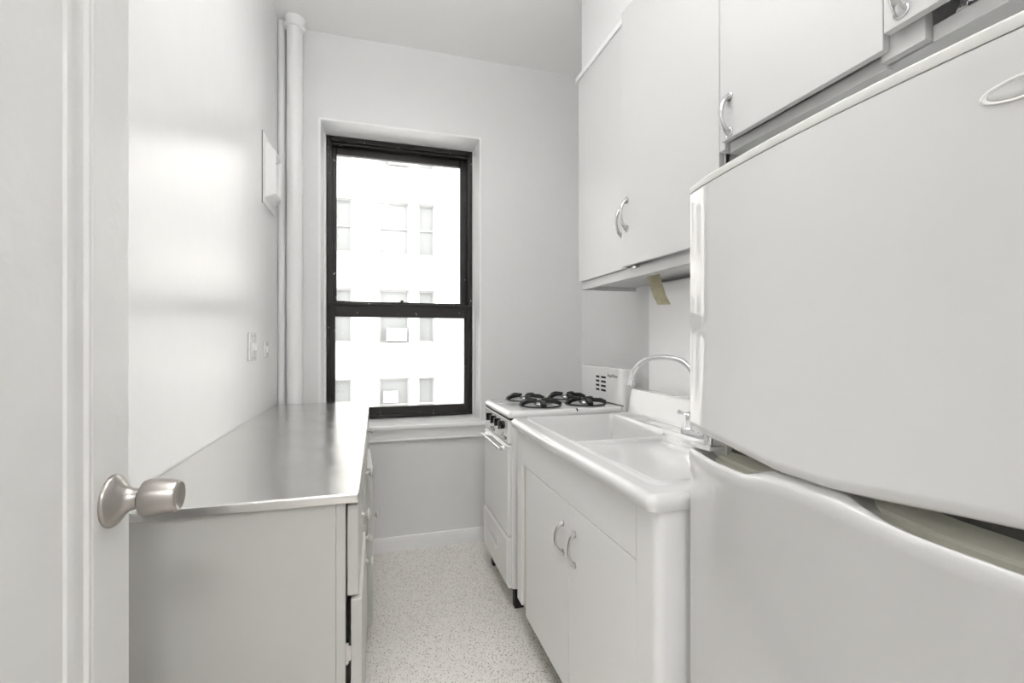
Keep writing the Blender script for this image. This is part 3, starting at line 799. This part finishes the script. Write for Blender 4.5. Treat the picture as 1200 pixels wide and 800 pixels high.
# ---- added unseen fill lights (one in the kitchen, one in the room behind)
LAMP = 6.
lamp_mat()
LC = (1,1,1)
def light(parent, kind, loc, power, size, size_y=None, rot=None):
    l = bpy.data.lights.new('fill_light', kind); l.energy = power; l.color = LC
    if kind == 'POINT': l.shadow_soft_size = size
    else:
        l.shape = 'RECTANGLE' if size_y else 'DISK'; l.size = size
        if size_y: l.size_y = size_y
    o = bpy.data.objects.new('fill_light', l); link(o); o.parent = parent; o.location = loc
    if rot: o.rotation_euler = rot
LX, LY0, LY1, LZ = .05, .15, 1.88, 2.79
t = thing('fill_lamp', 'unseen long fill lamp added above the aisle, shining up and down', 'lamp', (LX, (LY0+LY1)/2, LZ))
obj('housing', B(LX-.07, LX+.07, LY0, LY1, LZ-.03, LZ), 'fixture_metal', t, bevel=.006)
bm = bmesh.new(); profile_y(bm, [(LX-.075, LZ-.03), (LX-.075, LZ-.045), (LX-.05, LZ-.065), (LX+.05, LZ-.065), (LX+.075, LZ-.045), (LX+.075, LZ-.03)], LY0+.01, LY1-.01)
obj('lens', bm, 'opal', t)
for y in (LY0+.2, LY1-.2):
    bm = bmesh.new(); lathe(bm, (LX, y, LZ-.001), (0,0,1), [(0,.006),(ZC-LZ-.014,.006),(ZC-LZ-.013,.03),(ZC-LZ,.035)], 16); obj('rod', bm, 'fixture_metal', t)
light(t, 'AREA', (0,0,-.08), KA, .15, LY1-LY0-.04)
light(t, 'AREA', (0,0,.02), KU, .15, LY1-LY0-.04, (PI,0,0))
hx, hy = .1, -1.2
t = thing('fill_lamp', 'unseen round fill lamp added in the room behind the doorway', 'lamp', (hx, hy, ZC))
bm = bmesh.new(); lathe(bm, (hx, hy, ZC), (0,0,-1), [(0,.11),(.02,.12),(.024,.11)], 32); obj('canopy', bm, 'fixture_metal', t)
bm = bmesh.new(); lathe(bm, (hx, hy, ZC-.022), (0,0,-1), [(0,.11),(.01,.2),(.03,.22),(.06,.2),(.085,.12),(.095,0)], 32)
obj('glass_shade', bm, 'opal', t)
light(t, 'POINT', (0,0,-.30), KH, .18)

# ---- outside: courtyard facade
YW = 16.3
fc = thing('apartment_building', 'pale brick apartment building across the courtyard seen through the window', 'building', (0, YW, -3))
opens = []
rows = [(-1.8, 'b'), (1.22, 'b'), (4.23, 'b'), (7.23, 'b'), (10.23, 'b')]
cols = [(.59, .98), (-1.07, .56), (1.68, .55), (-4.2, .98), (-2.9, .56), (4.6, .98), (3.4, .55)]
bm = bmesh.new()
def cut_wall(bm, xs_cut, zs_cut, hole, y0):
    xs2 = sorted(xs_cut); zs2 = sorted(zs_cut)
    V = {}
    def vv(x, y, z):
        k = (round(x,4), round(y,4), round(z,4))
        if k not in V: V[k] = bm.verts.new((x, y, z))
        return V[k]
    for a, b_ in zip(xs2, xs2[1:]):
        for c_, d_ in zip(zs2, zs2[1:]):
            if not hole((a+b_)/2, (c_+d_)/2):
                bm.faces.new((vv(a,y0,c_), vv(b_,y0,c_), vv(b_,y0,d_), vv(a,y0,d_)))
            else:
                q = [(a,c_),(b_,c_),(b_,d_),(a,d_)]
                for k in range(4):
                    p, n_ = q[k], q[(k+1)%4]
                    bm.faces.new((vv(p[0],y0,p[1]), vv(n_[0],y0,n_[1]), vv(n_[0],y0+.18,n_[1]), vv(p[0],y0+.18,p[1])))
holes = [(x-w/2, x+w/2, z, z+(1.80 if True else 0)) for x, w in cols for z, _ in rows]
xc = {-12, 14}; zc = {-3, 12.4}
for a, b_, c_, d_ in holes: xc |= {round(a,4), round(b_,4)}; zc |= {round(c_,4), round(d_,4)}
cut_wall(bm, xc, zc, lambda x, z: any(a < x < b_ and c_ < z < d_ for a, b_, c_, d_ in holes), YW)
box(bm, -12, 14, YW+.5, YW+.8, -3, 12.4)
obj('brick_wall', bm, 'brick', fc, smooth=False)
VIS = set()
for (x, w) in cols:
    for (z, _) in rows:
        if not (-3 < z < 8 and -2 < x < 2.2) : 
            pass
        bm = bmesh.new(); x0, x1, z1 = x-w/2, x+w/2, z+1.8
        ring_frame(bm, x0, x1, z, z1, (.05,.05,.06,.06), YW+.10, YW+.16)
        box(bm, x0+.05, x1-.05, YW+.09, YW+.14, z+.86, z+.92)
        wf = obj('window', bm, 'far_frame', fc, smooth=False)
        obj('pane', B(x0+.05, x1-.05, YW+.13, YW+.14, z+.06, z1-.06), 'far_glass', wf, smooth=False)
        obj('window_sill', B(x0-.10, x1+.10, YW-.07, YW+.1, z-.11, z), 'far_sill', wf, smooth=False)
def ac(x, z, w, h, label):
    t = thing('air_conditioner', label, 'air conditioner', (x, YW-.25, z), 'window air conditioners across the courtyard')
    obj('housing', B(x-w/2, x+w/2, YW-.35, YW+.12, z, z+h), 'ac_white', t, bevel=.01)
    bm = bmesh.new()
    for k in range(6): box(bm, x-w/2+.03, x+w/2-.22, YW-.358, YW-.348, z+.05+k*(h-.1)/6, z+.05+(k+.55)*(h-.1)/6)
    obj('grille', bm, 'ac_grill', t, smooth=False)
ac(.66, 1.26, .66, .44, 'pale window air conditioner across the courtyard, seen through the lower sash')
ac(.72, 7.27, .66, .40, 'pale window air conditioner across the courtyard, at the top of the upper sash')
ac(.46, -.80, .48, .36, 'pale window air conditioner across the courtyard, lowest one, just above the sill')
struct('ground', B(-12, 14, YB+WT, YW+.5, -3.1, -3), 'ground_concrete')
struct('wall_exterior', (lambda b: (box(b, -12, XL-.12, YB+.02, YB+WT, -3, 17), box(b, XR+.12, 14, YB+.02, YB+WT, -3, 17), b)[-1])(bmesh.new()), 'brick', smooth=False)

# ------------------------------------------------------------------ light
w = bpy.data.worlds.new('World'); S.world = w; w.use_nodes = True
nt = w.node_tree; bgd = nt.nodes['Background']
sky = nt.nodes.new('ShaderNodeTexSky'); sky.sky_type = 'HOSEK_WILKIE'; sky.turbidity = 8; sky.ground_albedo = .5; sky.sun_direction = (0.2, -.6, .75)
mx = nt.nodes.new('ShaderNodeMix'); mx.data_type = 'RGBA'; mx.inputs[0].default_value = .12
mx.inputs[6].default_value = (1, .995, .99, 1)
nt.links.new(sky.outputs[0], mx.inputs[7]); nt.links.new(mx.outputs[2], bgd.inputs[0])
bgd.inputs[1].default_value = 12.5
sun = bpy.data.lights.new('sun', 'SUN'); sun.energy = 4; sun.angle = math.radians(12); sun.color = (1,.97,.93)
so = bpy.data.objects.new('sun', sun); link(so)
so.rotation_euler = Vector((-.25, .62, -.75)).to_track_quat('-Z', 'Y').to_euler()

# ------------------------------------------------------------------ camera
f_px, vx = 541., 441.
th = math.atan((600-vx)/f_px)
cd = bpy.data.cameras.new('camera'); cd.sensor_width = 36; cd.lens = f_px/1200*36; cd.clip_start = .02
co = bpy.data.objects.new('camera', cd); link(co); co.location = (0, 0, H); co.rotation_euler = (PI/2, 0, -th)
S.camera = co
S.view_settings.view_transform = 'Standard'; S.view_settings.look = 'None'
S.view_settings.exposure = 0.0; S.view_settings.gamma = 1; S.view_settings.use_curve_mapping = False
S.cycles.max_bounces = 14; S.cycles.diffuse_bounces = 8; S.cycles.glossy_bounces = 6; S.cycles.transparent_max_bounces = 12
S.cycles.use_denoising = True
S.cycles.sample_clamp_indirect = 8
